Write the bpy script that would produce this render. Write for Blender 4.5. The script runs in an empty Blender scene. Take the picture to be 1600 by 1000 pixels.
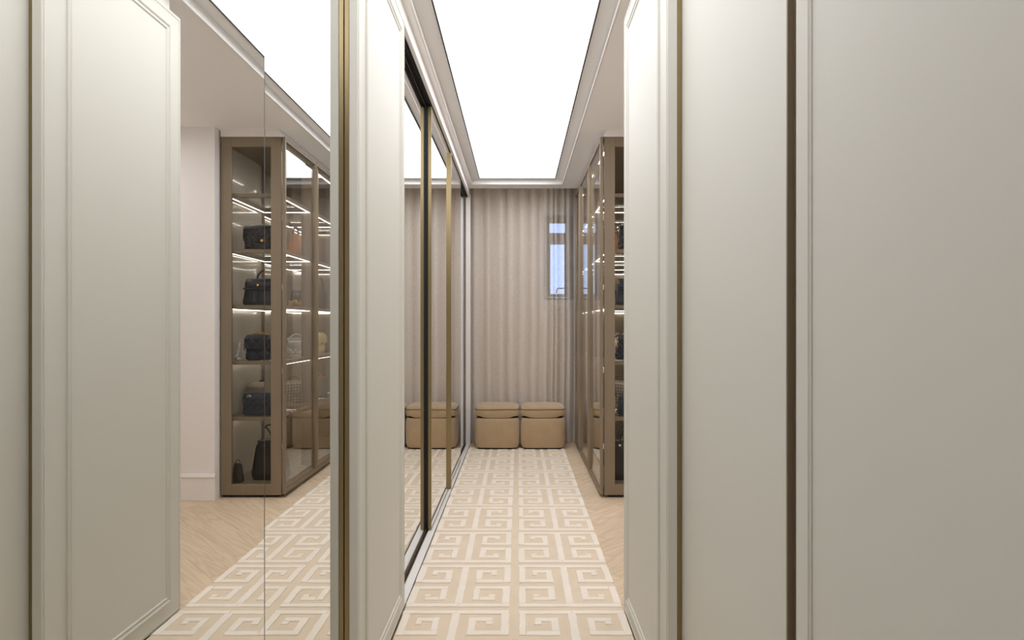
import bpy, bmesh, math, random
from mathutils import Vector, Matrix
random.seed(7)
PI = math.pi
scene = bpy.context.scene
C = scene.collection

# ------------------------------------------------------------------ camera
cam_d = bpy.data.cameras.new('camera')
cam = bpy.data.objects.new('camera', cam_d); C.objects.link(cam)
cam.location = (0, 0, 1.25)
cam.rotation_euler = (PI/2, 0, 0)
cam_d.sensor_width = 36.0
cam_d.lens = 36.0*966/1600
cam_d.shift_x = -10/1600
cam_d.shift_y = 7/1600
cam_d.clip_start = 0.02
scene.camera = cam
# ------------------------------------------------------------------ world (dusk-blue sky outside the window)
w = bpy.data.worlds.new('world'); scene.world = w; w.use_nodes = True
bg = w.node_tree.nodes['Background']
bg.inputs['Color'].default_value = (0.42, 0.60, 1.0, 1)
bg.inputs['Strength'].default_value = 2.6
PANEL_EMIT = 4.3          # luminous ceiling
LED_EMIT = 12.0            # shelf lights
scene.view_settings.view_transform = 'Standard'
scene.view_settings.look = 'None'
scene.view_settings.gamma = 1.0
scene.view_settings.use_curve_mapping = False
scene.view_settings.exposure = 0.0
scene.cycles.transparent_max_bounces = 24
scene.cycles.max_bounces = 14
scene.cycles.glossy_bounces = 8
scene.cycles.diffuse_bounces = 6

# ------------------------------------------------------------------ materials
def lin(c):
    return tuple(((v/255)/12.92 if v/255 <= 0.04045 else ((v/255+0.055)/1.055)**2.4) for v in c)
def col(c): return (*lin(c), 1)
M = {}
def principled(name, rgb, rough=0.5, metal=0.0, coat=0.0, noise=None, bump=None, sheen=0.0, spec=0.5, var=None):
    m = bpy.data.materials.new(name); m.use_nodes = True
    nt = m.node_tree; b = nt.nodes['Principled BSDF']
    b.inputs['Base Color'].default_value = col(rgb)
    b.inputs['Roughness'].default_value = rough
    b.inputs['Metallic'].default_value = metal
    b.inputs['Coat Weight'].default_value = coat
    b.inputs['Sheen Weight'].default_value = sheen
    b.inputs['Specular IOR Level'].default_value = spec
    tc = nt.nodes.new('ShaderNodeTexCoord')
    if noise:                     # (scale, rgb2, stretch)
        mp = nt.nodes.new('ShaderNodeMapping'); mp.inputs['Scale'].default_value = noise[2]
        n = nt.nodes.new('ShaderNodeTexNoise'); n.inputs['Scale'].default_value = noise[0]; n.inputs['Detail'].default_value = 5
        r = nt.nodes.new('ShaderNodeMix'); r.data_type = 'RGBA'
        nt.links.new(tc.outputs['Object'], mp.inputs['Vector']); nt.links.new(mp.outputs[0], n.inputs['Vector'])
        nt.links.new(n.outputs['Fac'], r.inputs['Factor'])
        r.inputs['A'].default_value = col(rgb); r.inputs['B'].default_value = col(noise[1])
        nt.links.new(r.outputs['Result'], b.inputs['Base Color'])
    if bump:                      # (scale, strength, distance)
        n = nt.nodes.new('ShaderNodeTexNoise'); n.inputs['Scale'].default_value = bump[0]; n.inputs['Detail'].default_value = 4
        bp = nt.nodes.new('ShaderNodeBump'); bp.inputs['Strength'].default_value = bump[1]; bp.inputs['Distance'].default_value = bump[2]
        nt.links.new(tc.outputs['Object'], n.inputs['Vector'])
        nt.links.new(n.outputs['Fac'], bp.inputs['Height']); nt.links.new(bp.outputs[0], b.inputs['Normal'])
    M[name] = m
    return m
principled('lacquer', (211, 208, 198), 0.6, spec=0.2, bump=(260, 0.03, 0.0006))
principled('frame_white', (232, 228, 224), 0.35)
principled('paint', (236, 231, 228), 0.7, bump=(180, 0.04, 0.0006))
principled('ceiling_paint', (248, 246, 244), 0.8)
principled('bronze', (143, 128, 108), 0.42, metal=0.35, noise=(1, (131, 117, 97), (60, 60, 1.5)))
principled('bronze_light', (146, 129, 104), 0.4, metal=0.45)
principled('gold_trim', (150, 132, 96), 0.3, metal=0.7)
principled('black', (10, 10, 10), 0.6)
principled('seam', (70, 66, 60), 0.5)
principled('dark_frame', (58, 60, 66), 0.45)
principled('mirror', (236, 236, 233), 0.0, metal=1.0)
principled('chrome', (225, 225, 225), 0.12, metal=1.0)
principled('gold', (222, 180, 105), 0.22, metal=1.0)
principled('silver', (205, 205, 205), 0.3, metal=0.9, bump=(60, 0.3, 0.004))
principled('back_panel', (176, 168, 156), 0.12, coat=0.6)
principled('baseboard', (236, 232, 228), 0.45)
principled('screed', (170, 150, 125), 0.8)
principled('suede', (192, 166, 130), 0.85, noise=(9, (172, 145, 111), (1, 1, 1)), bump=(120, 0.15, 0.002), sheen=0.4)
principled('suede_piping', (112, 90, 64), 0.8)
principled('suede_neck', (40, 30, 20), 0.9)
principled('black_leather', (30, 30, 34), 0.3, bump=(140, 0.25, 0.002))
principled('tote_leather', (20, 20, 21), 0.32, bump=(200, 0.2, 0.001))
principled('navy_leather', (32, 36, 46), 0.4, bump=(200, 0.2, 0.001))
principled('navy_cloth', (30, 34, 44), 0.65, noise=(120, (44, 50, 62), (1, 1, 1)))
principled('denim', (34, 38, 50), 0.75, noise=(90, (58, 64, 78), (1, 1, 1)))
principled('tan_leather', (196, 128, 70), 0.4, noise=(8, (172, 104, 54), (1, 1, 1)), bump=(120, 0.2, 0.001))
principled('handle_leather', (120, 78, 44), 0.45)
principled('orange_leather', (196, 120, 62), 0.45)
principled('brown_leather', (58, 46, 40), 0.4, bump=(150, 0.2, 0.001))
principled('grey_leather', (150, 138, 122), 0.5, bump=(150, 0.2, 0.001))
principled('grey_canvas', (112, 102, 94), 0.7, noise=(60, (136, 126, 116), (1, 1, 1)))

def checker_bag(name, a, b, scale, bump=0.0):
    m = bpy.data.materials.new(name); m.use_nodes = True; nt = m.node_tree; p = nt.nodes['Principled BSDF']
    tc = nt.nodes.new('ShaderNodeTexCoord'); mp = nt.nodes.new('ShaderNodeMapping')
    mp.inputs['Rotation'].default_value = (0, PI/4, 0); mp.inputs['Scale'].default_value = (1, 0.001, 1)
    ck = nt.nodes.new('ShaderNodeTexChecker'); ck.inputs['Scale'].default_value = scale
    ck.inputs['Color1'].default_value = col(a); ck.inputs['Color2'].default_value = col(b)
    nt.links.new(tc.outputs['Object'], mp.inputs['Vector']); nt.links.new(mp.outputs[0], ck.inputs['Vector'])
    nt.links.new(ck.outputs['Color'], p.inputs['Base Color']); p.inputs['Roughness'].default_value = 0.55
    if bump:
        bp = nt.nodes.new('ShaderNodeBump'); bp.inputs['Strength'].default_value = bump; bp.inputs['Distance'].default_value = 0.003
        nt.links.new(ck.outputs['Fac'], bp.inputs['Height']); nt.links.new(bp.outputs[0], p.inputs['Normal'])
    M[name] = m
checker_bag('check_canvas', (176, 164, 148), (120, 106, 92), 55)
checker_bag('woven_straw', (236, 220, 168), (206, 186, 128), 110, 0.8)

def emit(name, rgb, s):
    m = bpy.data.materials.new(name); m.use_nodes = True; nt = m.node_tree
    nt.nodes.remove(nt.nodes['Principled BSDF'])
    e = nt.nodes.new('ShaderNodeEmission'); e.inputs[0].default_value = (*rgb, 1); e.inputs[1].default_value = s
    nt.links.new(e.outputs[0], nt.nodes['Material Output'].inputs[0]); M[name] = m
emit('panel_light', (0.975, 0.99, 1.045), PANEL_EMIT)
emit('downlight_lens', (0.98, 0.98, 0.99), 185)  # glow of the added, out-of-view lights that lift the hall
emit('led', (1.0, 0.95, 0.88), LED_EMIT)

def glass(name, tint, ior=1.5):
    m = bpy.data.materials.new(name); m.use_nodes = True; nt = m.node_tree
    nt.nodes.remove(nt.nodes['Principled BSDF'])
    tr = nt.nodes.new('ShaderNodeBsdfTransparent'); tr.inputs[0].default_value = (*tint, 1)
    gl = nt.nodes.new('ShaderNodeBsdfGlossy'); gl.inputs['Roughness'].default_value = 0.0; gl.inputs[0].default_value = (1, 1, 1, 1)
    fr = nt.nodes.new('ShaderNodeFresnel'); ge = nt.nodes.new('ShaderNodeNewGeometry')
    mr = nt.nodes.new('ShaderNodeMapRange')          # same air-to-glass reflectance on both faces of the pane
    mr.inputs['To Min'].default_value = ior; mr.inputs['To Max'].default_value = 1/ior
    nt.links.new(ge.outputs['Backfacing'], mr.inputs['Value']); nt.links.new(mr.outputs[0], fr.inputs['IOR'])
    mx = nt.nodes.new('ShaderNodeMixShader')
    nt.links.new(fr.outputs[0], mx.inputs[0]); nt.links.new(tr.outputs[0], mx.inputs[1]); nt.links.new(gl.outputs[0], mx.inputs[2])
    nt.links.new(mx.outputs[0], nt.nodes['Material Output'].inputs[0]); M[name] = m
glass('smoked_glass', (0.96, 0.95, 0.935), 1.45)
glass('shelf_glass', (0.93, 0.93, 0.91), 1.5)
glass('end_glass', (0.93, 0.925, 0.91), 1.22)
glass('clear_glass', (0.97, 0.98, 0.99), 1.45)

def curtain_mat():
    m = bpy.data.materials.new('sheer_linen'); m.use_nodes = True; nt = m.node_tree
    nt.nodes.remove(nt.nodes['Principled BSDF'])
    tc = nt.nodes.new('ShaderNodeTexCoord')
    mp = nt.nodes.new('ShaderNodeMapping'); mp.inputs['Scale'].default_value = (300, 20, 140)
    n = nt.nodes.new('ShaderNodeTexNoise'); n.inputs['Scale'].default_value = 1.0; n.inputs['Detail'].default_value = 3
    mp2 = nt.nodes.new('ShaderNodeMapping'); mp2.inputs['Scale'].default_value = (140, 20, 300)
    n2 = nt.nodes.new('ShaderNodeTexNoise'); n2.inputs['Scale'].default_value = 1.0
    ad = nt.nodes.new('ShaderNodeMath'); ad.operation = 'ADD'
    nt.links.new(tc.outputs['Object'], mp.inputs[0]); nt.links.new(mp.outputs[0], n.inputs['Vector'])
    nt.links.new(tc.outputs['Object'], mp2.inputs[0]); nt.links.new(mp2.outputs[0], n2.inputs['Vector'])
    nt.links.new(n.outputs['Fac'], ad.inputs[0]); nt.links.new(n2.outputs['Fac'], ad.inputs[1])
    mr = nt.nodes.new('ShaderNodeMapRange'); mr.inputs['From Min'].default_value = 0.7; mr.inputs['From Max'].default_value = 1.3
    nt.links.new(ad.outputs[0], mr.inputs['Value'])
    cm = nt.nodes.new('ShaderNodeMix'); cm.data_type = 'RGBA'
    cm.inputs['A'].default_value = col((228, 216, 201)); cm.inputs['B'].default_value = col((241, 231, 218))
    nt.links.new(mr.outputs[0], cm.inputs['Factor'])
    d = nt.nodes.new('ShaderNodeBsdfDiffuse'); t = nt.nodes.new('ShaderNodeBsdfTranslucent'); tr = nt.nodes.new('ShaderNodeBsdfTransparent')
    nt.links.new(cm.outputs['Result'], d.inputs[0]); nt.links.new(cm.outputs['Result'], t.inputs[0])
    m1 = nt.nodes.new('ShaderNodeMixShader'); m1.inputs[0].default_value = 0.14
    nt.links.new(d.outputs[0], m1.inputs[1]); nt.links.new(t.outputs[0], m1.inputs[2])
    tf = nt.nodes.new('ShaderNodeMapRange'); tf.inputs['To Min'].default_value = 0.44; tf.inputs['To Max'].default_value = 0.27
    nt.links.new(mr.outputs[0], tf.inputs['Value'])
    m2 = nt.nodes.new('ShaderNodeMixShader'); nt.links.new(tf.outputs[0], m2.inputs[0])
    nt.links.new(m1.outputs[0], m2.inputs[1]); nt.links.new(tr.outputs[0], m2.inputs[2])
    nt.links.new(m2.outputs[0], nt.nodes['Material Output'].inputs[0]); M['sheer_linen'] = m
curtain_mat()

def wood_mat():
    m = bpy.data.materials.new('oak'); m.use_nodes = True; nt = m.node_tree; p = nt.nodes['Principled BSDF']
    tc = nt.nodes.new('ShaderNodeTexCoord'); oi = nt.nodes.new('ShaderNodeObjectInfo')
    cmb = nt.nodes.new('ShaderNodeCombineXYZ'); ml = nt.nodes.new('ShaderNodeMath'); ml.operation = 'MULTIPLY'; ml.inputs[1].default_value = 37.0
    nt.links.new(oi.outputs['Random'], ml.inputs[0])
    for k in range(3): nt.links.new(ml.outputs[0], cmb.inputs[k])
    av = nt.nodes.new('ShaderNodeVectorMath'); av.operation = 'ADD'
    nt.links.new(tc.outputs['Object'], av.inputs[0]); nt.links.new(cmb.outputs[0], av.inputs[1])
    mp = nt.nodes.new('ShaderNodeMapping'); mp.inputs['Scale'].default_value = (0.75, 8.5, 6)
    nt.links.new(av.outputs[0], mp.inputs[0])
    n = nt.nodes.new('ShaderNodeTexNoise'); n.inputs['Scale'].default_value = 1.6; n.inputs['Detail'].default_value = 3; n.inputs['Distortion'].default_value = 0.7
    nt.links.new(mp.outputs[0], n.inputs['Vector'])
    # cathedral rings from the soft noise
    mu = nt.nodes.new('ShaderNodeMath'); mu.operation = 'MULTIPLY'; mu.inputs[1].default_value = 44
    sn = nt.nodes.new('ShaderNodeMath'); sn.operation = 'SINE'
    nt.links.new(n.outputs['Fac'], mu.inputs[0]); nt.links.new(mu.outputs[0], sn.inputs[0])
    mr = nt.nodes.new('ShaderNodeMapRange'); mr.inputs['From Min'].default_value = -1; mr.inputs['From Max'].default_value = 1
    nt.links.new(sn.outputs[0], mr.inputs['Value'])
    c1 = nt.nodes.new('ShaderNodeMix'); c1.data_type = 'RGBA'
    c1.inputs['A'].default_value = col((208, 184, 154)); c1.inputs['B'].default_value = col((221, 199, 170))
    nt.links.new(mr.outputs[0], c1.inputs['Factor'])
    hv = nt.nodes.new('ShaderNodeHueSaturation')
    vr = nt.nodes.new('ShaderNodeMapRange'); vr.inputs['To Min'].default_value = 0.95; vr.inputs['To Max'].default_value = 1.03
    nt.links.new(oi.outputs['Random'], vr.inputs['Value']); nt.links.new(vr.outputs[0], hv.inputs['Value'])
    nt.links.new(c1.outputs['Result'], hv.inputs['Color']); nt.links.new(hv.outputs[0], p.inputs['Base Color'])
    p.inputs['Roughness'].default_value = 0.5
    M['oak'] = m
wood_mat()

def pile_mat(name, a, b):
    m = bpy.data.materials.new(name); m.use_nodes = True; nt = m.node_tree; p = nt.nodes['Principled BSDF']
    tc = nt.nodes.new('ShaderNodeTexCoord')
    n = nt.nodes.new('ShaderNodeTexNoise'); n.inputs['Scale'].default_value = 260; n.inputs['Detail'].default_value = 3
    n2 = nt.nodes.new('ShaderNodeTexNoise'); n2.inputs['Scale'].default_value = 7; n2.inputs['Detail'].default_value = 2
    nt.links.new(tc.outputs['Object'], n.inputs['Vector']); nt.links.new(tc.outputs['Object'], n2.inputs['Vector'])
    ad = nt.nodes.new('ShaderNodeMath'); ad.operation = 'ADD'
    nt.links.new(n.outputs['Fac'], ad.inputs[0]); nt.links.new(n2.outputs['Fac'], ad.inputs[1])
    mr = nt.nodes.new('ShaderNodeMapRange'); mr.inputs['From Min'].default_value = 0.6; mr.inputs['From Max'].default_value = 1.4
    nt.links.new(ad.outputs[0], mr.inputs['Value'])
    c = nt.nodes.new('ShaderNodeMix'); c.data_type = 'RGBA'; c.inputs['A'].default_value = col(a); c.inputs['B'].default_value = col(b)
    nt.links.new(mr.outputs[0], c.inputs['Factor']); nt.links.new(c.outputs['Result'], p.inputs['Base Color'])
    p.inputs['Roughness'].default_value = 0.95; p.inputs['Specular IOR Level'].default_value = 0.1; p.inputs['Sheen Weight'].default_value = 0.2
    bp = nt.nodes.new('ShaderNodeBump'); bp.inputs['Strength'].default_value = 0.5; bp.inputs['Distance'].default_value = 0.003
    nt.links.new(n.outputs['Fac'], bp.inputs['Height']); nt.links.new(bp.outputs[0], p.inputs['Normal'])
    M[name] = m
pile_mat('pile_beige', (216, 198, 172), (227, 209, 185))
pile_mat('pile_cream', (233, 221, 205), (243, 232, 217))

# ------------------------------------------------------------------ helpers
ORG = {}
def obj(name, bm, mat, parent=None, smooth=False):
    """link a bmesh (world coordinates, or the thing's own) as ONE mesh object"""
    me = bpy.data.meshes.new(name)
    o = ORG.get(parent.name, Vector()) if parent else Vector()
    if o.length: bmesh.ops.translate(bm, verts=bm.verts, vec=-o)
    bmesh.ops.recalc_face_normals(bm, faces=bm.faces)
    bm.to_mesh(me); bm.free()
    if smooth: me.polygons.foreach_set('use_smooth', [True]*len(me.polygons))
    me.materials.append(M[mat])
    ob = bpy.data.objects.new(name, me); C.objects.link(ob)
    if parent: ob.parent = parent; ORG[ob.name] = o
    return ob
def thing(name, label, cat, loc=(0, 0, 0), rotz=0, group=None, local=False):
    o = bpy.data.objects.new(name, None); C.objects.link(o); o.empty_display_size = 0.1
    o.location = loc; o.rotation_euler = (0, 0, rotz); o['label'] = label; o['category'] = cat
    if group: o['group'] = group
    ORG[o.name] = Vector() if local else Vector(loc)
    return o
def tag(o, label, cat, group=None):
    o['label'] = label; o['category'] = cat
    if group: o['group'] = group
    return o
def struct(name, bm, mat, parent=None, label=None, smooth=False):
    o = obj(name, bm, mat, parent, smooth)
    if not parent:
        o['kind'] = 'structure'
        if label: o['label'] = label
    return o
def bx(x0, x1, y0, y1, z0, z1, bev=0.0, bm=None, seg=1):
    own = bm is None
    t = bmesh.new()
    vs = [t.verts.new((x, y, z)) for z in (z0, z1) for y in (y0, y1) for x in (x0, x1)]
    for f in ((0,1,3,2), (4,6,7,5), (0,4,5,1), (2,3,7,6), (0,2,6,4), (1,5,7,3)):
        t.faces.new([vs[i] for i in f])
    if bev: bmesh.ops.bevel(t, geom=t.edges[:], offset=bev, segments=seg, affect='EDGES', profile=0.5)
    if own: return t
    merge(bm, t); return bm
def merge(a, b):
    me = bpy.data.meshes.new('tmp'); b.to_mesh(me); b.free(); a.from_mesh(me); bpy.data.meshes.remove(me)
def tube(bm, pts, r, n=8, closed=False, caps=True):
    P = [Vector(p) for p in pts]; N = len(P); rings = []
    up = None
    for i, p in enumerate(P):
        a = P[(i-1) % N] if (closed or i > 0) else p
        b = P[(i+1) % N] if (closed or i < N-1) else p
        d = (b-a).normalized()
        if up is None: up = Vector((0, 0, 1)) if abs(d.z) < 0.9 else Vector((1, 0, 0))
        s = d.cross(up).normalized(); up = s.cross(d).normalized()
        rr = r[i] if isinstance(r, (list, tuple)) else r
        rings.append([bm.verts.new(p + (s*math.cos(2*PI*k/n) + up*math.sin(2*PI*k/n))*rr) for k in range(n)])
    for i in range(N if closed else N-1):
        A, B = rings[i], rings[(i+1) % N]
        for k in range(n): bm.faces.new((A[k], A[(k+1) % n], B[(k+1) % n], B[k]))
    if caps and not closed:
        bm.faces.new(rings[0][::-1]); bm.faces.new(rings[-1])
    return bm
def loft(bm, rings, caps=True):
    R = [[bm.verts.new(p) for p in r] for r in rings]; n = len(R[0])
    for a, b in zip(R, R[1:]):
        for k in range(n): bm.faces.new((a[k], a[(k+1) % n], b[(k+1) % n], b[k]))
    if caps: bm.faces.new(R[0][::-1]); bm.faces.new(R[-1])
    return bm
def sup(w, d, z, e=4.0, n=48, cx=0, cy=0):
    """super-ellipse outline"""
    out = []
    for k in range(n):
        t = 2*PI*k/n; c, s = math.cos(t), math.sin(t)
        out.append((cx + w/2*math.copysign(abs(c)**(2/e), c), cy + d/2*math.copysign(abs(s)**(2/e), s), z))
    return out
def ring_moulding(xf, sgn, y0, y1, z0, z1, prof):
    """mitred moulding around a rectangle on a door face (plane x = xf, raised towards sgn)"""
    bm = bmesh.new(); rows = []
    for s, h in prof:
        rows.append([bm.verts.new((xf + sgn*h, y, z)) for y, z in ((y0+s, z0+s), (y1-s, z0+s), (y1-s, z1-s), (y0+s, z1-s))])
    for a, b in zip(rows, rows[1:]):
        for k in range(4): bm.faces.new((a[k], a[(k+1) % 4], b[(k+1) % 4], b[k]))
    return bm
BEAD = [(0, -0.001), (0, 0.005), (0.004, 0.008), (0.009, 0.006), (0.011, 0.0025), (0.017, 0.002), (0.019, 0.0045), (0.023, 0.005), (0.026, 0.003), (0.028, -0.001)]
def frame_yz(x0, x1, y0, y1, z0, z1, wy, wz0, wz1):
    """flat rectangular frame with an opening, lying in the y-z plane"""
    bm = bmesh.new()
    bx(x0, x1, y0, y0+wy, z0, z1, 0.0015, bm); bx(x0, x1, y1-wy, y1, z0, z1, 0.0015, bm)
    bx(x0, x1, y0+wy, y1-wy, z0, z0+wz0, 0.0015, bm); bx(x0, x1, y0+wy, y1-wy, z1-wz1, z1, 0.0015, bm)
    return bm

ZC = 2.652
# ------------------------------------------------------------------ setting
struct('floor', bx(-0.66, 2.6, -1.4, 6.85, -0.08, -0.012), 'screed', label='pale oak herringbone floor')
FLOOR = bpy.data.objects['floor']
struct('wall_left', bx(-0.80, -0.64, -1.4, 6.85, -0.08, 2.86), 'paint')
struct('wall_front', bx(-0.64, 0.56, -1.4, -1.28, 0, 2.86), 'paint')
struct('wall_right', bx(0.535, 0.62, -1.28, 2.60, 0, 2.86), 'paint')
struct('wall_hall', bx(0.535, 2.6, 2.60, 2.66, 0, 2.86), 'paint')
struct('wall_hall_end', bx(2.6, 2.7, 2.60, 4.40, -0.08, 2.86), 'paint')
struct('wall_niche', bx(1.145, 2.7, 4.39, 6.88, 0, 2.86), 'paint')
# back wall with a window opening
WX0, WX1, WZ0, WZ1 = 0.270, 0.612, 1.515, 2.445
bm = bmesh.new()
bx(-0.64, WX0, 6.66, 6.88, 0, 2.86, 0, bm); bx(WX1, 1.145, 6.66, 6.88, 0, 2.86, 0, bm)
bx(WX0, WX1, 6.66, 6.88, 0, WZ0, 0, bm); bx(WX0, WX1, 6.66, 6.88, WZ1, 2.86, 0, bm)
struct('wall_back', bm, 'paint')
struct('baseboard_hall', bx(1.135, 2.6, 4.372, 4.39, 0, 0.19, 0.003), 'baseboard')
obj('cap_moulding', bx(1.135, 2.6, 4.366, 4.39, 0.165, 0.18, 0.003), 'baseboard', bpy.data.objects['baseboard_hall'])
# ceiling: lower level with a long recess, recess plate, curtain pocket
RX0, RX1, RY0, RY1 = -0.476, 0.449, -1.2, 6.185
bm = bmesh.new()
bx(-0.64, RX0, -1.28, 6.37, ZC, 2.86, 0, bm); bx(RX1, 2.6, -1.28, 6.37, ZC, 2.86, 0, bm)
bx(RX0, RX1, RY1, 6.37, ZC, 2.86, 0, bm); bx(RX0, RX1, -1.28, RY0, ZC, 2.86, 0, bm)
bx(RX0, RX1, RY0, RY1, 2.712, 2.86, 0, bm); bx(-0.64, 1.145, 6.37, 6.66, 2.80, 2.86, 0, bm)
struct('ceiling', bm, 'ceiling_paint')
CEIL = bpy.data.objects['ceiling']
bm = bmesh.new(); t_ = 0.012
for a in ((RX0, RX0+t_, RY0, RY1), (RX1-t_, RX1, RY0, RY1), (RX0+t_, RX1-t_, RY1-t_, RY1), (RX0+t_, RX1-t_, RY0, RY0+t_)):
    bx(*a, ZC-0.004, ZC+0.010, 0.002, bm)
obj('step_moulding', bm, 'frame_white', CEIL)

# luminous ceiling panel
LX0, LX1, LY0, LY1 = -0.381, 0.360, 0.25, 6.117
lp = thing('ceiling_light_panel', 'long glowing white luminous panel recessed in the ceiling above the rug', 'ceiling light', (0, 2.5, 2.70))
obj('diffuser', bx(LX0, LX1, LY0, LY1, 2.700, 2.711), 'panel_light', lp)
bm = bmesh.new(); t_ = 0.008
for a in ((LX0-t_, LX0, LY0-t_, LY1+t_), (LX1, LX1+t_, LY0-t_, LY1+t_), (LX0, LX1, LY1, LY1+t_), (LX0, LX1, LY0-t_, LY0)):
    bx(*a, 2.694, 2.712, 0, bm)
obj('trim_frame', bm, 'seam', lp)

# unseen recessed lights added to brighten the side hall
for k, (x, y) in enumerate(((1.75, 3.10), (1.75, 3.90))):
    dl = thing('downlight', ['round recessed downlight in the side hall ceiling, nearer the panelled door', 'round recessed downlight in the side hall ceiling, nearer the cabinet wall'][k], 'downlight', (x, y, ZC), 0, 'hall downlights')
    bm = bmesh.new()
    loft(bm, [[(x+r_*math.cos(2*PI*q/32), y+r_*math.sin(2*PI*q/32), z_) for q in range(32)] for r_, z_ in ((0.062, ZC-0.001), (0.062, ZC-0.006), (0.052, ZC-0.007), (0.048, ZC-0.002), (0.040, ZC-0.0005))], caps=False)
    obj('bezel', bm, 'frame_white', dl, True)
    bm = bmesh.new(); loft(bm, [[(x+0.046*math.cos(2*PI*q/32), y+0.046*math.sin(2*PI*q/32), z_) for q in range(32)] for z_ in (ZC-0.004, ZC-0.001)])
    obj('lens', bm, 'downlight_lens', dl)

# fascias and white frame of the left sliding doors
struct('trim_1', bx(-0.64, -0.505, -1.28, 6.37, 2.582, ZC), 'frame_white')
struct('trim_2', bx(0.49, 0.535, -1.28, 2.66, 2.582, ZC), 'frame_white')
sf = thing('sliding_door_frame', 'white frame with black track around the mirrored sliding doors', 'door frame', (-0.52, 4.5, 0))
obj('header', bx(-0.5215, -0.501, 2.722, 6.42, 2.572, 2.594, 0.002), 'frame_white', sf)
obj('jamb', bx(-0.545, -0.497, 6.40, 6.43, 0.0, 2.594, 0.002), 'frame_white', sf)
obj('jamb', bx(-0.64, -0.53, 2.60, 2.715, 0.0, 2.594), 'frame_white', sf)
obj('sill', bx(-0.544, -0.504, 2.722, 6.40, -0.012, 0.008, 0.002), 'frame_white', sf)
obj('floor_track', bx(-0.62, -0.5445, 2.722, 6.40, -0.012, 0.006), 'gold_trim', sf)
bm = bmesh.new(); bx(-0.5545, -0.5475, 2.722, 6.40, 0.006, 0.0085, 0, bm)
obj('track_groove', bm, 'black', sf)
bm = bmesh.new()
bx(-0.64, -0.522, 2.722, 6.40, 2.576, 2.582, 0, bm)
for x in (-0.532, -0.545): bx(x-0.002, x, 2.722, 6.40, 2.566, 2.576, 0, bm)
obj('top_track', bm, 'black', sf)

# mirrored sliding doors
def mirror_door(label, xm, y0, y1, near_edge, far_profile, seal):
    d = thing('mirror_sliding_door', label, 'door', (xm-0.01, (y0+y1)/2, 0.012), 0, 'mirrored sliding doors of the left wardrobe')
    top = 2.564
    obj('mirror_panel', bx(xm-0.012, xm, y0+0.006, y1-0.002, 0.020, top-0.006), 'mirror', d)
    obj('edge_frame', bx(xm-0.0185, xm+0.001, y0, y0+0.006, 0.012, top, 0.0005), 'gold_trim', d)
    bm = bmesh.new()
    bx(xm-0.0185, xm+0.001, y0+0.006, y1-0.002, 0.012, 0.020, 0, bm)
    bx(xm-0.0185, xm+0.001, y0+0.006, y1-0.002, top-0.006, top, 0, bm)
    obj('rail', bm, 'gold_trim', d)
    if far_profile:
        obj('pull_profile', bx(xm-0.012, xm+0.019, y1-0.012, y1+0.004, 0.012, top-0.02, 0.001), 'gold_trim', d)
    if seal:
        obj('brush_seal', bx(xm-0.031, xm-0.0185, y0+0.002, y0+0.03, 0.012, top), 'black', d)
    return d
mirror_door('mirrored sliding door next to the white panelled left door, set back on the rear track', -0.5575, 2.722, 3.76, False, False, False)
mirror_door('second mirrored sliding door, the one whose near edge shows a black gap', -0.5256, 3.727, 4.672, True, True, True)
mirror_door('third mirrored sliding door, just beyond the paired bronze pulls', -0.5256, 4.690, 5.63, True, False, False)
mirror_door('farthest mirrored sliding door beside the curtain', -0.5575, 5.60, 6.395, True, False, False)

# large mirror panes by the camera on the left
mp_ = thing('wall_mirror', 'near frameless mirror pane at the left, showing the reflected panelled door', 'mirror', (-0.51, 0, 0), 0, 'frameless mirror panes on the left')
obj('mirror_panel', bx(-0.5175, -0.5055, -1.27, 1.229, 0.01, 2.58), 'mirror', mp_)
obj('edge_strip', bx(-0.5185, -0.5055, 1.2292, 1.2325, 0.01, 2.58), 'seam', mp_)
mp_ = thing('wall_mirror', 'narrow mirror pane beside the bronze strip of the left panelled door', 'mirror', (-0.55, 1.5, 0), 0, 'frameless mirror panes on the left')
obj('mirror_panel', bx(-0.5565, -0.5445, 1.15, 1.95, 0.01, 2.58), 'mirror', mp_)

# panelled lacquer doors
THIN = [(0, -0.001), (0, 0.002), (0.003, 0.0035), (0.005, 0.001), (0.007, 0.001), (0.009, 0.0035), (0.012, 0.002), (0.012, -0.001)]
def panel_door(label, xf, sgn, y0, y1, ins0, ins1, thick=0.03, prof=None, group='panelled lacquer doors', bead=BEAD):
    """xf: visible face; sgn: direction the face looks"""
    d = thing('panel_door', label, 'door', (xf, (y0+y1)/2, 0.0), 0, group)
    xs = sorted((xf, xf - sgn*thick))
    obj('slab', bx(xs[0], xs[1], y0, y1, 0.01, 2.58, 0.0025, seg=2), 'lacquer', d)
    if ins0 is not None:
        obj('moulding', ring_moulding(xf, sgn, y0+ins0, y1-ins1, 0.082, 2.512, bead), 'lacquer', d)
        e = [(0, -0.001), (0.0, 0.0015), (0.003, 0.0022), (0.006, 0.0015), (0.006, -0.001)]
        if bead is BEAD: obj('edge_bead', ring_moulding(xf, sgn, y0+0.008, y1-0.008, 0.02, 2.57, e), 'lacquer', d)
    if prof:
        obj('bronze_pull', bx(*sorted(prof[:2]), prof[2], prof[3], 0.01, 2.58, 0.001), prof[4], d)
    return d
panel_door('white panelled door on the left between the mirror and the sliding doors', -0.501, 1, 1.928, 2.719, 0.098, 0.085, 0.0275, (-0.5432, -0.5286, 1.929, 1.95, 'gold_trim'))
panel_door('white panelled door on the right nearest the glass bag cabinet', 0.460, -1, 1.907, 2.693, 0.105, 0.085, 0.0305, (0.4915, 0.506, 1.915, 1.94, 'gold_trim'))
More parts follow.
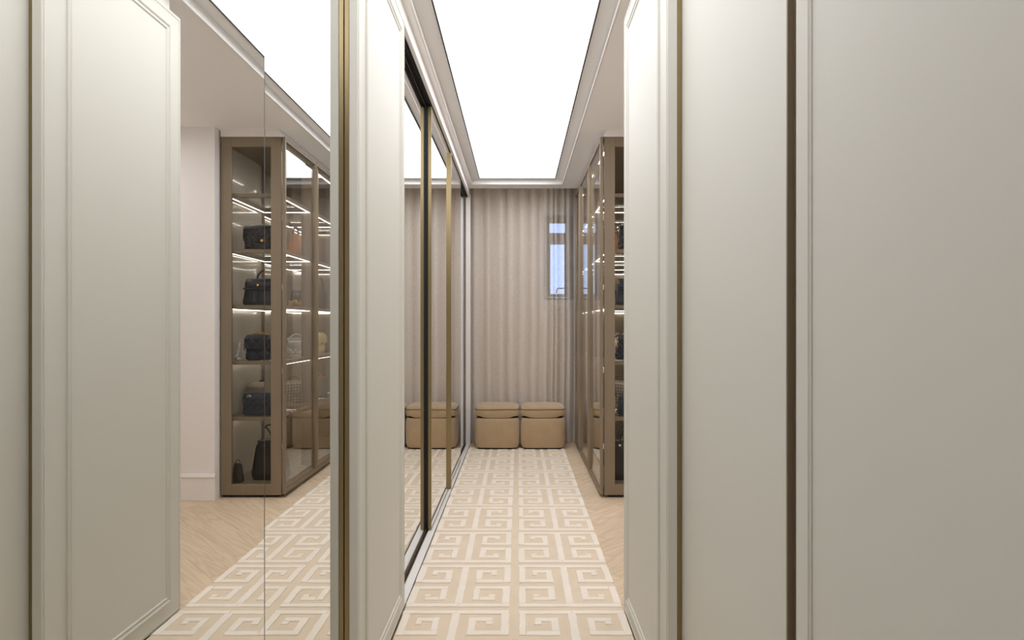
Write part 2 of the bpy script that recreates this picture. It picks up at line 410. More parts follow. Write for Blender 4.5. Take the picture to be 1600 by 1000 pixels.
panel_door('plain greige panel set back between the two bronze strips on the right', 0.5065, -1, 0.95, 1.96, None, None, 0.025)
dC = panel_door('greige panelled door filling the right edge of the picture', 0.460, -1, 0.10, 1.026, 0.05, 0.047, 0.03, bead=THIN)
# recessed bronze pull on the far edge of that door
bm = bmesh.new()
bx(0.472, 0.490, 1.026, 1.058, 0.01, 2.58, 0, bm); bx(0.460, 0.490, 1.058, 1.063, 0.01, 2.58, 0.001, bm)
obj('bronze_pull', bm, 'bronze', dC)

# window behind the curtain
wn = bpy.data.objects.new('window_1', None); C.objects.link(wn); wn['kind'] = 'structure'; wn.location = (0.45, 6.82, WZ0); ORG[wn.name] = Vector(wn.location)
bm = bmesh.new()
bx(WX0, WX0+0.045, 6.80, 6.86, WZ0, WZ1, 0, bm); bx(WX1-0.067, WX1, 6.80, 6.86, WZ0, WZ1, 0, bm)
bx(WX0+0.045, WX1-0.067, 6.80, 6.86, WZ0, WZ0+0.03, 0, bm); bx(WX0+0.045, WX1-0.067, 6.80, 6.86, WZ1-0.065, WZ1, 0, bm)
bx(WX0+0.045, WX1-0.067, 6.80, 6.86, 2.17, 2.23, 0, bm)
obj('window_frame', bm, 'dark_frame', wn)
def sash(x0, x1, z0, z1, w):
    bm = bmesh.new()
    bx(x0, x0+w, 6.815, 6.85, z0, z1, 0.002, bm); bx(x1-w, x1, 6.815, 6.85, z0, z1, 0.002, bm)
    bx(x0+w, x1-w, 6.815, 6.85, z0, z0+w, 0.002, bm); bx(x0+w, x1-w, 6.815, 6.85, z1-w, z1, 0.002, bm)
    return bm
s1 = obj('upper_sash', sash(WX0+0.045, WX1-0.067, 2.23, 2.395, 0.028), 'dark_frame', wn)
obj('pane', bx(WX0+0.065, WX1-0.087, 6.83, 6.836, 2.25, 2.375), 'clear_glass', s1)
s2 = obj('lower_sash', sash(WX0+0.045, WX1-0.067, 1.55, 2.17, 0.036), 'dark_frame', wn)
obj('pane', bx(WX0+0.065, WX1-0.087, 6.83, 6.836, 1.57, 2.15), 'clear_glass', s2)
bm = bmesh.new(); tube(bm, [(0.42, 6.815, 1.60), (0.42, 6.79, 1.625), (0.43, 6.785, 1.645), (0.51, 6.785, 1.648)], 0.007, 8)
obj('window_handle', bm, 'dark_frame', wn)

# oak herringbone boards
def planks():
    W, k, L = 0.19, 6, 1.14
    g = 0.0005
    base = bx(0+g, L-g, 0+g, W-g, -0.012, 0.0)
    me = bpy.data.meshes.new('plank'); bmesh.ops.recalc_face_normals(base, faces=base.faces)
    base.to_mesh(me); base.free(); me.materials.append(M['oak'])
    rot = Matrix.Rotation(PI/4, 4, 'Z'); off = Vector((0.52, 4.4, 0))
    X0, X1, Y0, Y1 = -0.50, 2.598, 2.662, 6.658
    def keepbox(c):      # places hidden under rug, cabinet or walls
        x0, x1, y0, y1 = min(p.x for p in c), max(p.x for p in c), min(p.y for p in c), max(p.y for p in c)
        if x1 < 0.40 and y1 < 6.15: return False
        if x0 > 1.16 and y0 > 4.42: return False
        if x0 > 0.68 and y0 > 4.52: return False
        return True
    def clip(mat, lims):
        b = bmesh.new(); b.from_mesh(me); b.transform(mat)
        for co, no in lims:
            geom = b.verts[:]+b.edges[:]+b.faces[:]
            r = bmesh.ops.bisect_plane(b, geom=geom, plane_co=co, plane_no=no, clear_outer=True)
            ed = [e for e in r['geom_cut'] if isinstance(e, bmesh.types.BMEdge)]
            if ed: bmesh.ops.holes_fill(b, edges=b.edges[:], sides=0)
        return b
    for i in range(-60, 61):
        for j in range(-60, 61):
            q = (i-j) % (2*k)
            if q == 0: m = Matrix.Translation((i*W, j*W, 0))
            elif q == 2*k-1: m = Matrix.Translation((i*W+W, j*W, 0)) @ Matrix.Rotation(PI/2, 4, 'Z')
            else: continue
            mat = Matrix.Translation(off) @ rot @ m
            cs = [mat @ Vector(p) for p in ((0, 0, 0), (L, 0, 0), (L, W, 0), (0, W, 0))]
            c = sum(cs, Vector())/4
            xs = [p.x for p in cs]; ys = [p.y for p in cs]
            if max(xs) < X0+0.02 or min(xs) > X1-0.02 or max(ys) < Y0+0.02 or min(ys) > Y1-0.02: continue
            if not keepbox(cs): continue
            mm = me; loc = mat
            if min(xs) < X0 or max(xs) > X1 or min(ys) < Y0 or max(ys) > Y1:
                b = clip(mat, [(Vector((X0, 0, 0)), Vector((-1, 0, 0))), (Vector((X1, 0, 0)), Vector((1, 0, 0))),
                               (Vector((0, Y0, 0)), Vector((0, -1, 0))), (Vector((0, Y1, 0)), Vector((0, 1, 0)))])
                if len(b.faces) < 3: b.free(); continue
                b.transform(mat.inverted())
                mm = bpy.data.meshes.new('plank'); b.to_mesh(mm); b.free()
                if not mm.materials: mm.materials.append(M['oak'])
            o = bpy.data.objects.new('plank', mm); C.objects.link(o); o.parent = FLOOR; o.matrix_local = loc
planks()

# rug with raised key pattern
RUG_X0, RUG_X1, RUG_Y0, RUG_Y1 = -0.497, 0.458, -0.82, 6.27
rug = tag(obj('rug', bx(RUG_X0, RUG_X1, RUG_Y0, RUG_Y1, 0.0005, 0.009, 0.003), 'pile_beige'),
          'long cream and beige runner rug with carved Greek key pattern', 'rug')
def key_mesh(seed):
    rnd = random.Random(seed)
    CW, CH = 0.455, 0.470
    s = 0.036
    segs = []      # axis-aligned strokes (x0,x1,y0,y1) in quadrant coordinates, origin at the outer corner
    hw, hh = CW/2, CH/2
    q = [(0, hw, 0, 0.032), (0, 0.032, 0.032, 0.213), (0.032, 0.168, 0.181, 0.213), (0.136, 0.168, 0.068, 0.181), (0.066, 0.136, 0.068, 0.098), (0.066, 0.094, 0.098, 0.124)]
    bm = bmesh.new()
    for fx in (0, 1):
        for fy in (0, 1):
            for (a, b, c, d) in q:
                j = lambda: rnd.uniform(-0.0022, 0.0022)
                x0, x1 = (a-hw, b-hw) if not fx else (hw-b, hw-a)
                y0, y1 = (c-hh, d-hh) if not fy else (hh-d, hh-c)
                patch(bm, x0+j(), x1+j(), y0+j(), y1+j(), rnd)
    patch(bm, -0.0175, 0.0175, -hh+0.03, hh-0.03, rnd)
    me = bpy.data.meshes.new('key_motif'); bm.to_mesh(me); bm.free(); me.materials.append(M['pile_cream'])
    return me
def patch(bm, x0, x1, y0, y1, rnd):
    """raised pile stroke with a slightly uneven edge"""
    z0, z1, c = 0.006, 0.0135 + rnd.uniform(-0.0004, 0.0004), 0.0025
    lx, ly = x1-x0, y1-y0
    long_x = lx > ly
    n = max(2, int(max(lx, ly)/0.03))
    lo, hi = [], []
    for k in range(n+1):
        t = k/n; j1, j2 = rnd.uniform(-0.0016, 0.0016), rnd.uniform(-0.0016, 0.0016)
        if long_x: lo.append((x0+lx*t, y0+j1)); hi.append((x0+lx*t, y1+j2))
        else: lo.append((x0+j1, y0+ly*t)); hi.append((x1+j2, y0+ly*t))
    out = lo + hi[::-1]
    cx = sum(p[0] for p in out)/len(out); cy = sum(p[1] for p in out)/len(out)
    def ins(p): return (p[0] + math.copysign(min(c, abs(cx-p[0])), cx-p[0]) if abs(cx-p[0]) > 0.012 or not long_x else p[0],
                        p[1] + math.copysign(min(c, abs(cy-p[1])), cy-p[1]) if abs(cy-p[1]) > 0.012 or long_x else p[1])
    B = [bm.verts.new((p[0], p[1], z0)) for p in out]
    Mv = [bm.verts.new((p[0], p[1], z1-0.002)) for p in out]
    T = [bm.verts.new((*ins(p), z1)) for p in out]
    m = len(out); fs = []
    for a, b in ((B, Mv), (Mv, T)):
        for k in range(m): fs.append(bm.faces.new((a[k], a[(k+1) % m], b[(k+1) % m], b[k])))
    for k in range(n):
        fs.append(bm.faces.new((T[k], T[k+1], T[m-2-k], T[m-1-k])))
    bmesh.ops.recalc_face_normals(bm, faces=fs)
keys = [key_mesh(11), key_mesh(12), key_mesh(13)]
PITCH = 0.503
cellw = 0.455
for r in range(-6, 7):
    yc = 2.695 + PITCH*(r+0.5)
    for cxx in (RUG_X0 + cellw/2 + 0.002, RUG_X1 - cellw/2 - 0.002):
        if yc-0.24 < RUG_Y0 or yc+0.24 > RUG_Y1: continue
        o = bpy.data.objects.new('key_motif', keys[(r*2 + (cxx > 0)) % 3]); C.objects.link(o); o.parent = rug
        o.location = (cxx, yc, 0)

# curtain
def curtain():
    x0, x1 = -0.60, 0.635
    rnd = random.Random(4)
    edges = [x0]
    while edges[-1] < x1: edges.append(edges[-1] + rnd.choice([0.10, 0.125, 0.15]) * (0.55 if edges[-1] > 0.24 else 1.0))
    amps = [rnd.uniform(0.6, 1.0) for _ in edges]; sk = [rnd.choice([0.62, 0.8, 1.3, 1.6]) for _ in edges]
    nx, nz = 420, 34
    top, bot = 2.79, 0.012
    def prof(x):
        for k in range(len(edges)-1):
            if edges[k] <= x <= edges[k+1]:
                t = (x-edges[k])/(edges[k+1]-edges[k]); a = amps[k]
                t = t**sk[k]; return a*abs(math.sin(PI*t))**0.75
        return 0
    bm = bmesh.new(); rows = []
    for iz in range(nz+1):
        v = iz/nz; z = top + (bot-top)*v; row = []
        for ix in range(nx+1):
            x = x0 + (x1-x0)*ix/nx
            xx = x + 0.008*math.sin(1.4*z + 5*x)*v + 0.002*math.sin(3*z+3*x)
            d = prof(min(max(xx, x0), edges[-1]-1e-4))
            y = 6.600 - (0.092 + 0.004*v)*d + 0.006*math.sin(3*x + 2*z)
            if v > 0.97: y -= 0.010*(v-0.97)/0.03
            row.append(bm.verts.new((x, y, z)))
        rows.append(row)
    for a, b in zip(rows, rows[1:]):
        for k in range(nx): bm.faces.new((a[k], a[k+1], b[k+1], b[k]))
    o = tag(obj('curtain', bm, 'sheer_linen', smooth=True), 'floor-length sheer beige linen curtain across the end wall', 'curtain')
    obj('curtain_rail', bx(-0.62, 0.66, 6.51, 6.56, 2.785, 2.80), 'frame_white', o)
curtain()

# suede ottomans
def ottoman():
    t = thing('ottoman', 'tan suede cube ottoman on the left, next to the mirrored doors', 'ottoman', (0, 0, 0), 0, 'tan suede ottomans by the curtain')
    W, D, E = 0.447, 0.36, 6
    rings = []
    for z, s in ((0.012, 0.93), (0.018, 0.945), (0.05, 0.985), (0.12, 1.0), (0.2, 1.0), (0.27, 0.99), (0.296, 0.972), (0.304, 0.945), (0.306, 0.90)):
        rings.append(sup(W*s, D*s, z, E, 64))
    bm = bmesh.new(); loft(bm, rings); obj('body', bm, 'suede', t, True)
    bm = bmesh.new(); loft(bm, [sup(W*0.90, D*0.90, 0.0, E), sup(W*0.90, D*0.90, 0.02, E)]); obj('base', bm, 'suede_neck', t)
    bm = bmesh.new(); loft(bm, [sup(W*0.90, D*0.90, 0.300, E), sup(W*0.90, D*0.90, 0.345, E)]); obj('neck', bm, 'suede_neck', t)
    rings = []
    for z, s, g in ((0.326, 0.90, 1), (0.327, 0.955, 1), (0.334, 0.985, 0.9), (0.36, 1.0, 0.3), (0.386, 0.995, 0), (0.394, 0.985, 0)):
        row = []
        for x, y, z_ in sup(W*s, D*s, z, E, 64):
            c_ = min(abs(x)/(W*s/2), abs(y)/(D*s/2))
            row.append((x, y, z_ - 0.019*g*max(0, 1-(c_/0.8)**4)))
        rings.append(row)
    for k in range(1, 9):
        a = k/8*PI/2
        rings.append(sup(W*0.985*(1-0.42*(1-math.cos(a))**1.3), D*0.985*(1-0.42*(1-math.cos(a))**1.3), 0.394+0.040*math.sin(a), 5, 64))
    rings.append(sup(W*0.3, D*0.3, 0.437, 4, 64)); rings.append(sup(W*0.02, D*0.02, 0.438, 3, 64))
    bm = bmesh.new(); loft(bm, rings); cu = obj('cushion', bm, 'suede', t, True)
    bm = bmesh.new(); tube(bm, [(x*0.993, y*0.993, z + 0.0015*math.sin(14*x)) for x, y, z in sup(W, D, 0.392, E, 64)], 0.0042, 6, closed=True)
    obj('piping', bm, 'suede_piping', cu, True)
    return t
def copy_tree(o, parent=None):
    c = o.copy(); C.objects.link(c); c.parent = parent
    for ch in list(o.children): copy_tree(ch, c)
    return c
ot = ottoman(); ot2 = copy_tree(ot)
ot.location = (-0.2115, 6.295, 0.0142); ot2.location = (0.2435, 6.295, 0.0142)
ot2['label'] = 'tan suede cube ottoman on the right, nearer the glass cabinet'

# ------------------------------------------------------------------ glass bag cabinet
CX0, CX1, CY0, CY1 = 0.62, 1.134, 4.456, 6.42
cab = thing('display_cabinet', 'tall bronze-framed glass cabinet with lit shelves of handbags', 'cabinet', (0.87, 5.4, 0))
ZT = 2.603
obj('plinth', bx(CX0+0.03, CX1, CY0+0.03, CY1, 0.0, 0.022), 'black', cab)
obj('bottom_board', bx(CX0, CX1-0.02, CY0+0.022, CY1, 0.022, 0.088, 0.001), 'bronze', cab)
obj('top_board', bx(CX0, CX1, CY0+0.022, CY1, ZT-0.045, ZT, 0.001), 'bronze', cab)
bm = bmesh.new(); loft(bm, [[(CX0-0.012, CY0-0.004, ZT), (CX1, CY0-0.004, ZT), (CX1, CY1, ZT), (CX0-0.012, CY1, ZT)],
                            [(CX0+0.014, CY0-0.004, ZC), (CX1, CY0-0.004, ZC), (CX1, CY1, ZC), (CX0+0.014, CY1, ZC)]])
obj('crown', bm, 'paint', cab)
obj('back_panel', bx(CX1-0.020, CX1-0.002, CY0+0.022, CY1, 0.088, ZT-0.045), 'back_panel', cab)
obj('far_side', bx(CX0, CX1-0.02, CY1-0.02, CY1, 0.088, ZT-0.045), 'bronze', cab)
# end panel facing the camera
bm = bmesh.new(); sw = 0.076
bx(CX0, CX0+sw, CY0, CY0+0.022, 0.02, ZT, 0.0012, bm); bx(CX1-sw, CX1, CY0, CY0+0.022, 0.02, ZT, 0.0012, bm)
bx(CX0+sw, CX1-sw, CY0, CY0+0.022, 0.02, 0.098, 0.0012, bm); bx(CX0+sw, CX1-sw, CY0, CY0+0.022, ZT-0.072, ZT, 0.0012, bm)
ef = obj('end_frame', bm, 'bronze', cab)
obj('glass_pane', bx(CX0+sw-0.004, CX1-sw+0.004, CY0+0.006, CY0+0.012, 0.094, ZT-0.068), 'end_glass', ef)
for zz in (0.35, 0.9, 1.5, 2.0, 2.5):
    obj('hinge', bx(CX0-0.010, CX0-0.001, CY0+0.006, CY0+0.018, zz, zz+0.04, 0.001), 'chrome', ef)
# uprights between the bays
BAYS = [(4.482, 5.115), (5.150, 5.885), (5.920, 6.398)]
for y0, y1 in ((5.115, 5.150), (5.885, 5.920)):
    obj('upright', bx(CX0+0.002, CX0+0.088, y0, y1, 0.088, ZT-0.045, 0.001), 'bronze', cab)
    obj('upright', bx(CX1-0.062, CX1-0.021, y0, y1, 0.088, ZT-0.045, 0.001), 'bronze', cab)
SH = [2.200, 1.796, 1.390, 0.985, 0.578]
def shelf(y0, y1, zt):
    t = 0.027; x0, x1 = CX0+0.004, CX1-0.022; fw = 0.045
    bm = bmesh.new()
    bx(x0, x0+fw, y0, y1, zt-t, zt, 0.001, bm); bx(x1-fw, x1, y0, y1, zt-t, zt, 0.001, bm)
    bx(x0+fw, x1-fw, y0, y0+0.03, zt-t, zt, 0.001, bm); bx(x0+fw, x1-fw, y1-0.03, y1, zt-t, zt, 0.001, bm)
    s = obj('shelf', bm, 'bronze', cab)
    obj('shelf_glass', bx(x0+fw, x1-fw, y0+0.03, y1-0.03, zt-0.0065, zt-0.0005), 'shelf_glass', s)
    bm = bmesh.new(); q = 0.0045
    if True:
        bx(x0+0.010, x0+0.010+q, y0+0.06, y1-0.012, zt-t-0.003, zt-t-0.0002, 0, bm)
        bx(x1-0.030, x1-0.030+q, y0+0.02, y1-0.012, zt-t-0.003, zt-t-0.0002, 0, bm)
        bx(x0+0.022, x1-0.032, y1-0.022, y1-0.022+q, zt-t-0.003, zt-t-0.0002, 0, bm)
        obj('led_strip', bm, 'led', s)
for b, (y0, y1) in enumerate(BAYS):
    for zt in SH: shelf(y0, y1, zt)
    obj('led_strip', bx(CX0+0.03, CX0+0.037, y0+0.08, y1-0.08, ZT-0.049, ZT-0.0453), 'led', cab)
# glazed doors along the aisle
DX0, DX1 = 0.588, 0.610
for k, (y0, y1) in enumerate(((4.448, 5.128), (5.136, 5.898), (5.906, 6.42))):
    d = obj('cabinet_door', frame_yz(DX0, DX1, y0, y1, 0.028, 2.600, 0.020, 0.030, 0.030), 'bronze', cab)
    obj('glass_pane', bx(DX0+0.008, DX0+0.013, y0+0.017, y1-0.017, 0.055, 2.573), 'smoked_glass', d)
    if k < 2:
        # slim pull with tapered ends on the meeting edge
        rings = []
        for z, s in ((0.03, 0.05), (0.11, 1), (2.50, 1), (2.592, 0.05)):
            x_ = DX0 + 0.001 - 0.016*s
            rings.append([(x_, y1-0.011, z), (x_, y1+0.012, z), (DX0+0.002, y1+0.014, z), (DX0+0.002, y1-0.013, z)])
        bm = bmesh.new(); loft(bm, rings); obj('pull_handle', bm, 'bronze_light', d)

# ------------------------------------------------------------------ handbags
def even(w, d, z, e, n):
    """super-ellipse outline with evenly spaced points"""
    P = sup(w, d, z, e, 360); cum = [0.0]
    for k in range(360):
        a, b = P[k], P[(k+1) % 360]; cum.append(cum[-1] + math.hypot(b[0]-a[0], b[1]-a[1]))
    out, k = [], 0
    for i in range(n):
        t = cum[-1]*i/n
        while cum[k+1] < t: k += 1
        f = (t-cum[k])/max(1e-9, cum[k+1]-cum[k]); a, b = P[k], P[(k+1) % 360]
        out.append((a[0]+(b[0]-a[0])*f, a[1]+(b[1]-a[1])*f, z))
    return out
def puff(x, z, s, amp):
    a = abs(math.sin(PI*(x+z)/s)); b = abs(math.sin(PI*(x-z)/s))
    return amp*min(1.0, 2.2*min(a, b))**0.6
def body(w, d, h, tw, td, e=5, quilt=None, bulge=0.04, crush=0.0, nz=30, n=132):
    """bag body: super-ellipse plan lofted from base (w x d) to top (tw x td)"""
    rings = []
    for i in range(nz+1):
        v = i/nz
        a = w + (tw-w)*v; b = (d + (td-d)*v)*(1+bulge*math.sin(PI*v)*2)
        r = min(1.0, 0.90 + 0.10*min(1, v*8)) if v < 0.125 else min(1.0, 0.88+0.12*min(1, (1-v)*7))
        ring = []
        for (x, y, z) in even(a*r, b*r, h*v, e, n):
            nrm = Vector((x/(a*a), y/(b*b), 0)).normalized() if a and b else Vector()
            dd = 0
            if quilt and 0.03 < v < 0.97:
                s, amp = quilt
                dd = puff(x, z, s, amp) - amp*0.5
                if abs(y) < b*0.2: dd *= 0.3
            if crush: dd += crush*math.sin(31*x+17*z)*math.sin(23*z+9*y)
            ring.append((x+nrm.x*dd, y+nrm.y*dd, z))
        rings.append(ring)
    bm = bmesh.new(); loft(bm, rings); return bm
def flap(w, d, h, drop, r=0.012, th=0.006, quilt=None, out=0.006, rnd_=0.03):
    """leather flap from the back top edge over the front"""
    path = [(d*0.30, h+0.004), (0, h+0.009), (-d*0.38, h+0.005), (-d/2-out*0.8, h-0.014)]
    n = 26
    for k in range(1, n+1): path.append((-d/2-out-0.004*math.sin(PI*k/n), h-0.014-(drop-0.014)*k/n))
    nx = 60; bm = bmesh.new(); top, bot = [], []
    zl = h-drop
    for (y, z) in path:
        ra, rb = [], []
        for i in range(nx+1):
            u = -1+2*i/nx
            ww = w/2
            if z < zl+rnd_:
                k = (zl+rnd_-z)/rnd_; ww = w/2 - rnd_*(1-math.sqrt(max(0, 1-k*k)))
            x = u*ww; dd = 0
            if quilt and z < h-0.01:
                s, amp = quilt; dd = puff(x, z, s, amp)
            if z >= h-0.004: ra.append(bm.verts.new((x, y, z+th))); rb.append(bm.verts.new((x, y, z)))
            else: ra.append(bm.verts.new((x, y-th-dd, z))); rb.append(bm.verts.new((x, y, z)))
        top.append(ra); bot.append(rb)
    def q(A, B):
        for k in range(nx): bm.faces.new((A[k], A[k+1], B[k+1], B[k]))
    for a, b in zip(top, top[1:]): q(a, b)
    for a, b in zip(bot, bot[1:]): q(b, a)
    q(bot[0], top[0]); q(top[-1], bot[-1])
    for s in (0, nx):
        for k in range(len(top)-1):
            bm.faces.new((top[k][s], top[k+1][s], bot[k+1][s], bot[k][s]))
    return bm
def arch(w, h, z0, y, r, n=18, flat=1.0, lean=0.0):
    pts = []
    for k in range(n+1):
        a = PI*k/n
        pts.append((-w/2*math.cos(a), y + lean*math.sin(a), z0 + h*(math.sin(a)**flat)))
    return tube(bmesh.new(), pts, r, 8)
def chain(pts, L=0.016, r=0.0022):
    P = [Vector(p) for p in pts]; bm = bmesh.new()
    cum = [0]
    for a, b in zip(P, P[1:]): cum.append(cum[-1]+(b-a).length)
    s, i = 0.0, 0
    while s < cum[-1]:
        k = max(j for j in range(len(cum)) if cum[j] <= s); k = min(k, len(P)-2)
        t = (s-cum[k])/max(1e-6, cum[k+1]-cum[k]); p = P[k].lerp(P[k+1], t); d = (P[k+1]-P[k]).normalized()
        up = Vector((0, 0, 1)) if abs(d.z) < 0.8 else Vector((0, 1, 0))
        sd = d.cross(up).normalized(); up = sd.cross(d)
        wv = sd if i % 2 else up
        loop = [p + d*(L*0.62*math.cos(2*PI*q/10)) + wv*(L*0.38*math.sin(2*PI*q/10)) for q in range(10)]
        tube(bm, loop, r, 5, closed=True); s += L*0.85; i += 1
    return bm
def disc(x, y, z, r, t=0.004, n=20):
    bm = bmesh.new(); loft(bm, [[(x+s*r*math.cos(2*PI*k/n), yy, z+s*r*math.sin(2*PI*k/n)) for k in range(n)] for yy, s in ((y, 1), (y-t*0.7, 1), (y-t, 0.8))]); return bm
def ringo(x, y, z, r, tr):
    return tube(bmesh.new(), [(x+r*math.cos(2*PI*k/20), y, z+r*math.sin(2*PI*k/20)) for k in range(20)], tr, 6, closed=True)
def bag(name, label, loc, rotz=0, group='handbags in the glass cabinet', cat='handbag'):
    return thing(name, label, cat, loc, rotz, group, local=True)
R90 = -PI/2

# 1 black quilted flap bag, second shelf from the top
b = bag('flap_bag', 'black quilted leather flap bag with chain, upper shelf by the cabinet end pane', (0.890, 4.640, SH[1]))
obj('body', body(0.285, 0.085, 0.178, 0.275, 0.075, 7, (0.046, 0.007)), 'black_leather', b, True)
obj('flap', flap(0.280, 0.078, 0.180, 0.118, quilt=(0.046, 0.007)), 'black_leather', b, True)
obj('chain', chain([(-0.13, 0.02, 0.190), (-0.10, 0.0, 0.205), (-0.05, -0.01, 0.199), (0.0, 0.0, 0.206), (0.05, -0.01, 0.198), (0.12, 0.02, 0.190)]), 'chrome', b, True)
obj('clasp', disc(0.0, -0.060, 0.075, 0.012), 'gold', b, True)
# 2 navy structured bag, third shelf
b = bag('structured_bag', 'navy leather trapezoid top-handle bag with gold lock, middle shelf', (0.885, 4.640, SH[2]))
obj('body', body(0.325, 0.11, 0.188, 0.270, 0.06, 8, None, 0.0), 'navy_leather', b, True)
obj('flap', flap(0.268, 0.066, 0.190, 0.062, rnd_=0.012, out=0.010), 'navy_leather', b, True)
bm = bmesh.new(); bx(-0.143, 0.143, -0.062, -0.056, 0.118, 0.132, 0.001, bm); obj('strap', bm, 'navy_leather', b)
obj('handle', arch(0.13, 0.075, 0.192, 0.0, 0.0075), 'navy_leather', b, True)
for x in (-0.065, 0.065): obj('handle_ring', ringo(x, 0, 0.196, 0.009, 0.002), 'gold', b, True)
obj('lock', disc(0.035, -0.058, 0.150, 0.011, 0.010), 'gold', b, True)
# 3 navy puffy bag with chain
b = bag('puffy_bag', 'puffy navy quilted cloth bag with gold and silver chain, below the navy top-handle bag', (0.880, 4.650, SH[3]))
obj('body', body(0.300, 0.13, 0.172, 0.270, 0.07, 4, (0.085, 0.012), 0.10, 0.004), 'navy_cloth', b, True)
obj('flap', flap(0.272, 0.098, 0.176, 0.095, quilt=(0.085, 0.010), out=0.018), 'navy_cloth', b, True)
obj('chain', chain([(-0.14, -0.03, 0.10), (-0.13, -0.02, 0.165), (-0.06, -0.02, 0.200), (0.0, -0.03, 0.192), (0.06, -0.02, 0.202), (0.12, -0.02, 0.175)], 0.022, 0.0035), 'gold', b, True)
obj('shoulder_chain', chain([(0.148, -0.02, 0.15), (0.158, -0.03, 0.08), (0.158, -0.05, 0.012), (0.19, -0.08, 0.008), (0.215, -0.05, 0.008), (0.200, -0.03, 0.06), (0.202, 0.0, 0.15)], 0.020, 0.003), 'chrome', b, True)
# 4 denim quilted bag
b = bag('denim_bag', 'dark navy quilted denim bag in front on the lower shelf', (0.880, 4.590, SH[4]))
obj('body', body(0.290, 0.085, 0.150, 0.270, 0.075, 7, (0.050, 0.006)), 'denim', b, True)
obj('flap', flap(0.268, 0.076, 0.152, 0.080, quilt=(0.050, 0.007)), 'denim', b, True)
for x in (-0.05, 0.085): obj('eyelet', ringo(x, -0.052, 0.140, 0.011, 0.004), 'chrome', b, True)
# 5 greige saddle bag behind it
b = bag('saddle_bag', 'greige leather bag with a rolled flap, behind the denim bag', (0.985, 4.830, SH[4]), 0.5)
obj('body', body(0.190, 0.11, 0.205, 0.180, 0.09, 4), 'grey_leather', b, True)
obj('flap', flap(0.180, 0.095, 0.208, 0.120, out=0.020, rnd_=0.06), 'grey_leather', b, True)
obj('buckle', ringo(0.0, -0.078, 0.10, 0.014, 0.004), 'chrome', b, True)
obj('strap', arch(0.15, 0.03, 0.205, 0.02, 0.006), 'black_leather', b, True)
# 8 black tote on the cabinet floor
b = bag('tote_bag', 'tall black leather tote standing on the cabinet floor', (0.825, 4.690, 0.088))
obj('body', body(0.345, 0.165, 0.285, 0.270, 0.10, 8, None, 0.0), 'tote_leather', b, True)
obj('rim', tube(bmesh.new(), [(x*0.99, y*0.99, 0.283) for x, y, z in sup(0.262, 0.092, 0, 8, 48)], 0.005, 6, closed=True), 'tote_leather', b, True)
for y in (-0.052, 0.052): obj('handle', arch(0.13, 0.13, 0.262, y, 0.006, lean=0.01), 'tote_leather', b, True)
for x in (-0.065, 0.065): obj('handle_mount', disc(x, -0.056, 0.255, 0.010), 'chrome', b, True)
obj('emblem', ringo(0.02, -0.068, 0.235, 0.018, 0.0022), 'chrome', b, True)
# 9 small pouch
b = bag('pouch', 'small dark pouch on the cabinet floor against the back panel', (1.062, 4.570, 0.088), 0, None, 'pouch')
obj('body', body(0.085, 0.07, 0.135, 0.055, 0.03, 3), 'brown_leather', b, True)
obj('zip', bx(-0.024, 0.024, -0.004, 0.004, 0.133, 0.139, 0.001), 'chrome', b)
obj('wrist_strap', arch(0.03, 0.03, 0.132, 0.0, 0.003), 'brown_leather', b, True)
# 10 tan bag
b = bag('dome_bag', 'tan leather handbag with arched handle, behind the black quilted flap bag', (0.800, 5.375, SH[1]), R90)
obj('body', body(0.430, 0.19, 0.215, 0.330, 0.07, 5, None, 0.03), 'tan_leather', b, True)
for y in (-0.045, 0.045): obj('handle', arch(0.15, 0.115, 0.190, y, 0.008), 'handle_leather', b, True)
obj('zip', bx(-0.15, 0.15, -0.004, 0.004, 0.213, 0.220, 0.001), 'gold', b)
for x in (-0.075, 0.075): obj('handle_mount', disc(x, -0.072, 0.175, 0.013, 0.008), 'gold', b, True)
for x in (-0.075, 0.075): obj('handle_mount', disc(x, -0.096, 0.115, 0.008, 0.008), 'gold', b, True)
tg = obj('hang_tag', disc(0.20, -0.120, 0.085, 0.026, 0.003), 'handle_leather', b, True)
obj('tag_ring', ringo(0.20, -0.124, 0.085, 0.021, 0.002), 'chrome', tg, True)
# 11 dark bag with gold chain heap
b = bag('chain_bag', 'small dark brown bag with a heap of gold chain, on the middle shelf', (0.865, 5.430, SH[2]), -0.6)
obj('body', body(0.130, 0.07, 0.150, 0.075, 0.035, 5), 'brown_leather', b, True)
obj('flap', flap(0.078, 0.044, 0.150, 0.06, out=0.012, rnd_=0.02), 'brown_leather', b, True)
obj('eyelet', disc(0.0, -0.052, 0.125, 0.007), 'chrome', b, True)
cp = [(0.085*math.cos(a*1.0)*(0.6+0.4*math.sin(a*2.3)), -0.06+0.035*math.sin(a*1.7), 0.028+0.024*math.sin(a*2.9)+0.012) for a in [k*0.35 for k in range(46)]]
obj('chain', chain(cp, 0.022, 0.0035), 'gold', b, True)
# 12 dark brown double-handle bag
b = bag('double_handle_bag', 'dark brown leather bag with two rolled handles, middle shelf of the second bay', (0.800, 5.760, SH[2]), R90)
obj('body', body(0.400, 0.17, 0.205, 0.360, 0.09, 6, None, 0.0), 'brown_leather', b, True)
for y in (-0.04, 0.04): obj('handle', arch(0.17, 0.10, 0.195, y, 0.008), 'brown_leather', b, True)
for x in (-0.085, 0.085): obj('handle_ring', ringo(x, -0.05, 0.200, 0.011, 0.003), 'chrome', b, True)
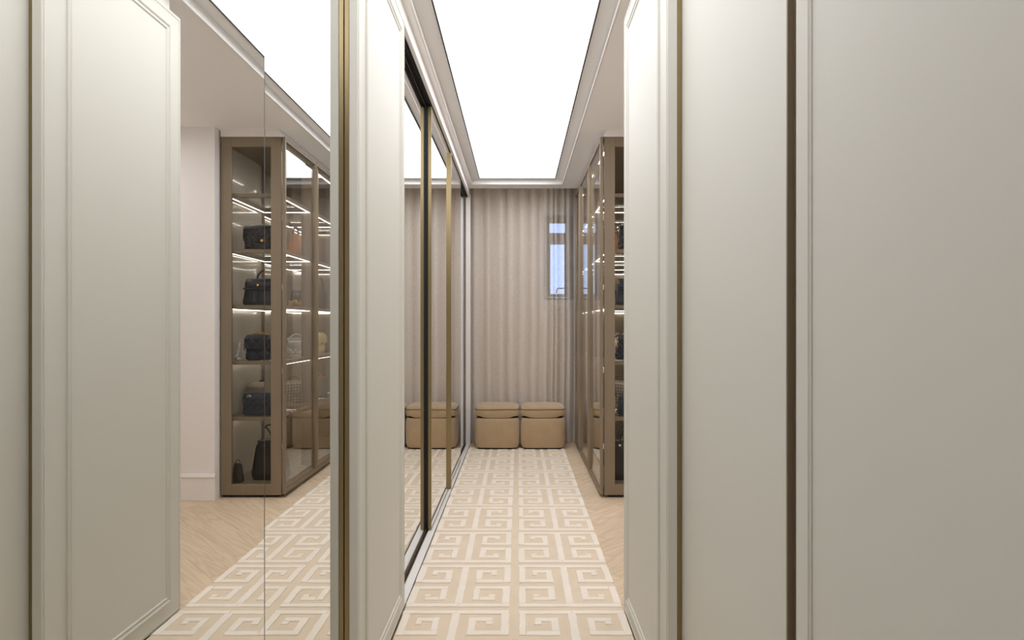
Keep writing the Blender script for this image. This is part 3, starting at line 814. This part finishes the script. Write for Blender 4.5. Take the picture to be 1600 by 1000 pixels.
# 13 silver bag
b = bag('metallic_bag', 'crinkled metallic silver bag with chain beside the puffy navy bag', (0.885, 5.470, SH[3]), -0.6)
obj('body', body(0.180, 0.08, 0.130, 0.150, 0.045, 3.5, (0.06, 0.008), 0.08, 0.004), 'silver', b, True)
obj('flap', flap(0.150, 0.055, 0.132, 0.075, out=0.016), 'silver', b, True)
obj('chain', chain([(-0.08, 0, 0.10), (-0.06, -0.02, 0.16), (0.0, -0.02, 0.185), (0.05, -0.02, 0.155), (0.09, -0.02, 0.09), (0.12, -0.05, 0.012), (0.16, -0.09, 0.010)], 0.016, 0.0026), 'chrome', b, True)
# 14 straw bag
b = bag('woven_bag', 'pale yellow woven straw clutch on the shelf beyond the silver bag', (0.800, 5.740, SH[3]), R90)
obj('body', body(0.270, 0.13, 0.175, 0.265, 0.11, 8, None, 0.0), 'woven_straw', b, True)
obj('flap', flap(0.266, 0.112, 0.176, 0.09, rnd_=0.012), 'woven_straw', b, True)
obj('clasp', disc(0.0, -0.068, 0.095, 0.010), 'gold', b, True)
# 6 checked bag
b = bag('checked_bag', 'beige checked canvas flap bag with round clasp, lower shelf', (0.865, 5.360, SH[4]), -0.75)
obj('body', body(0.215, 0.09, 0.170, 0.205, 0.08, 5), 'check_canvas', b, True)
obj('flap', flap(0.206, 0.082, 0.172, 0.085, rnd_=0.035), 'check_canvas', b, True)
obj('clasp', ringo(0.0, -0.062, 0.075, 0.013, 0.004), 'gold', b, True)
obj('handle', arch(0.12, 0.05, 0.172, 0.0, 0.006), 'handle_leather', b, True)
# 7 grey shoulder bag
b = bag('shoulder_bag', 'slouchy grey canvas shoulder bag with orange strap, lower shelf beyond the checked bag', (0.800, 5.760, SH[4]), R90)
obj('body', body(0.400, 0.15, 0.165, 0.390, 0.05, 4, None, 0.05, 0.006), 'grey_canvas', b, True)
obj('strap', arch(0.33, 0.055, 0.158, 0.0, 0.007, flat=0.6), 'orange_leather', b, True)
for x in (-0.165, 0.165): obj('strap_tab', bx(x-0.012, x+0.012, -0.03, 0.03, 0.150, 0.172, 0.002), 'orange_leather', b)
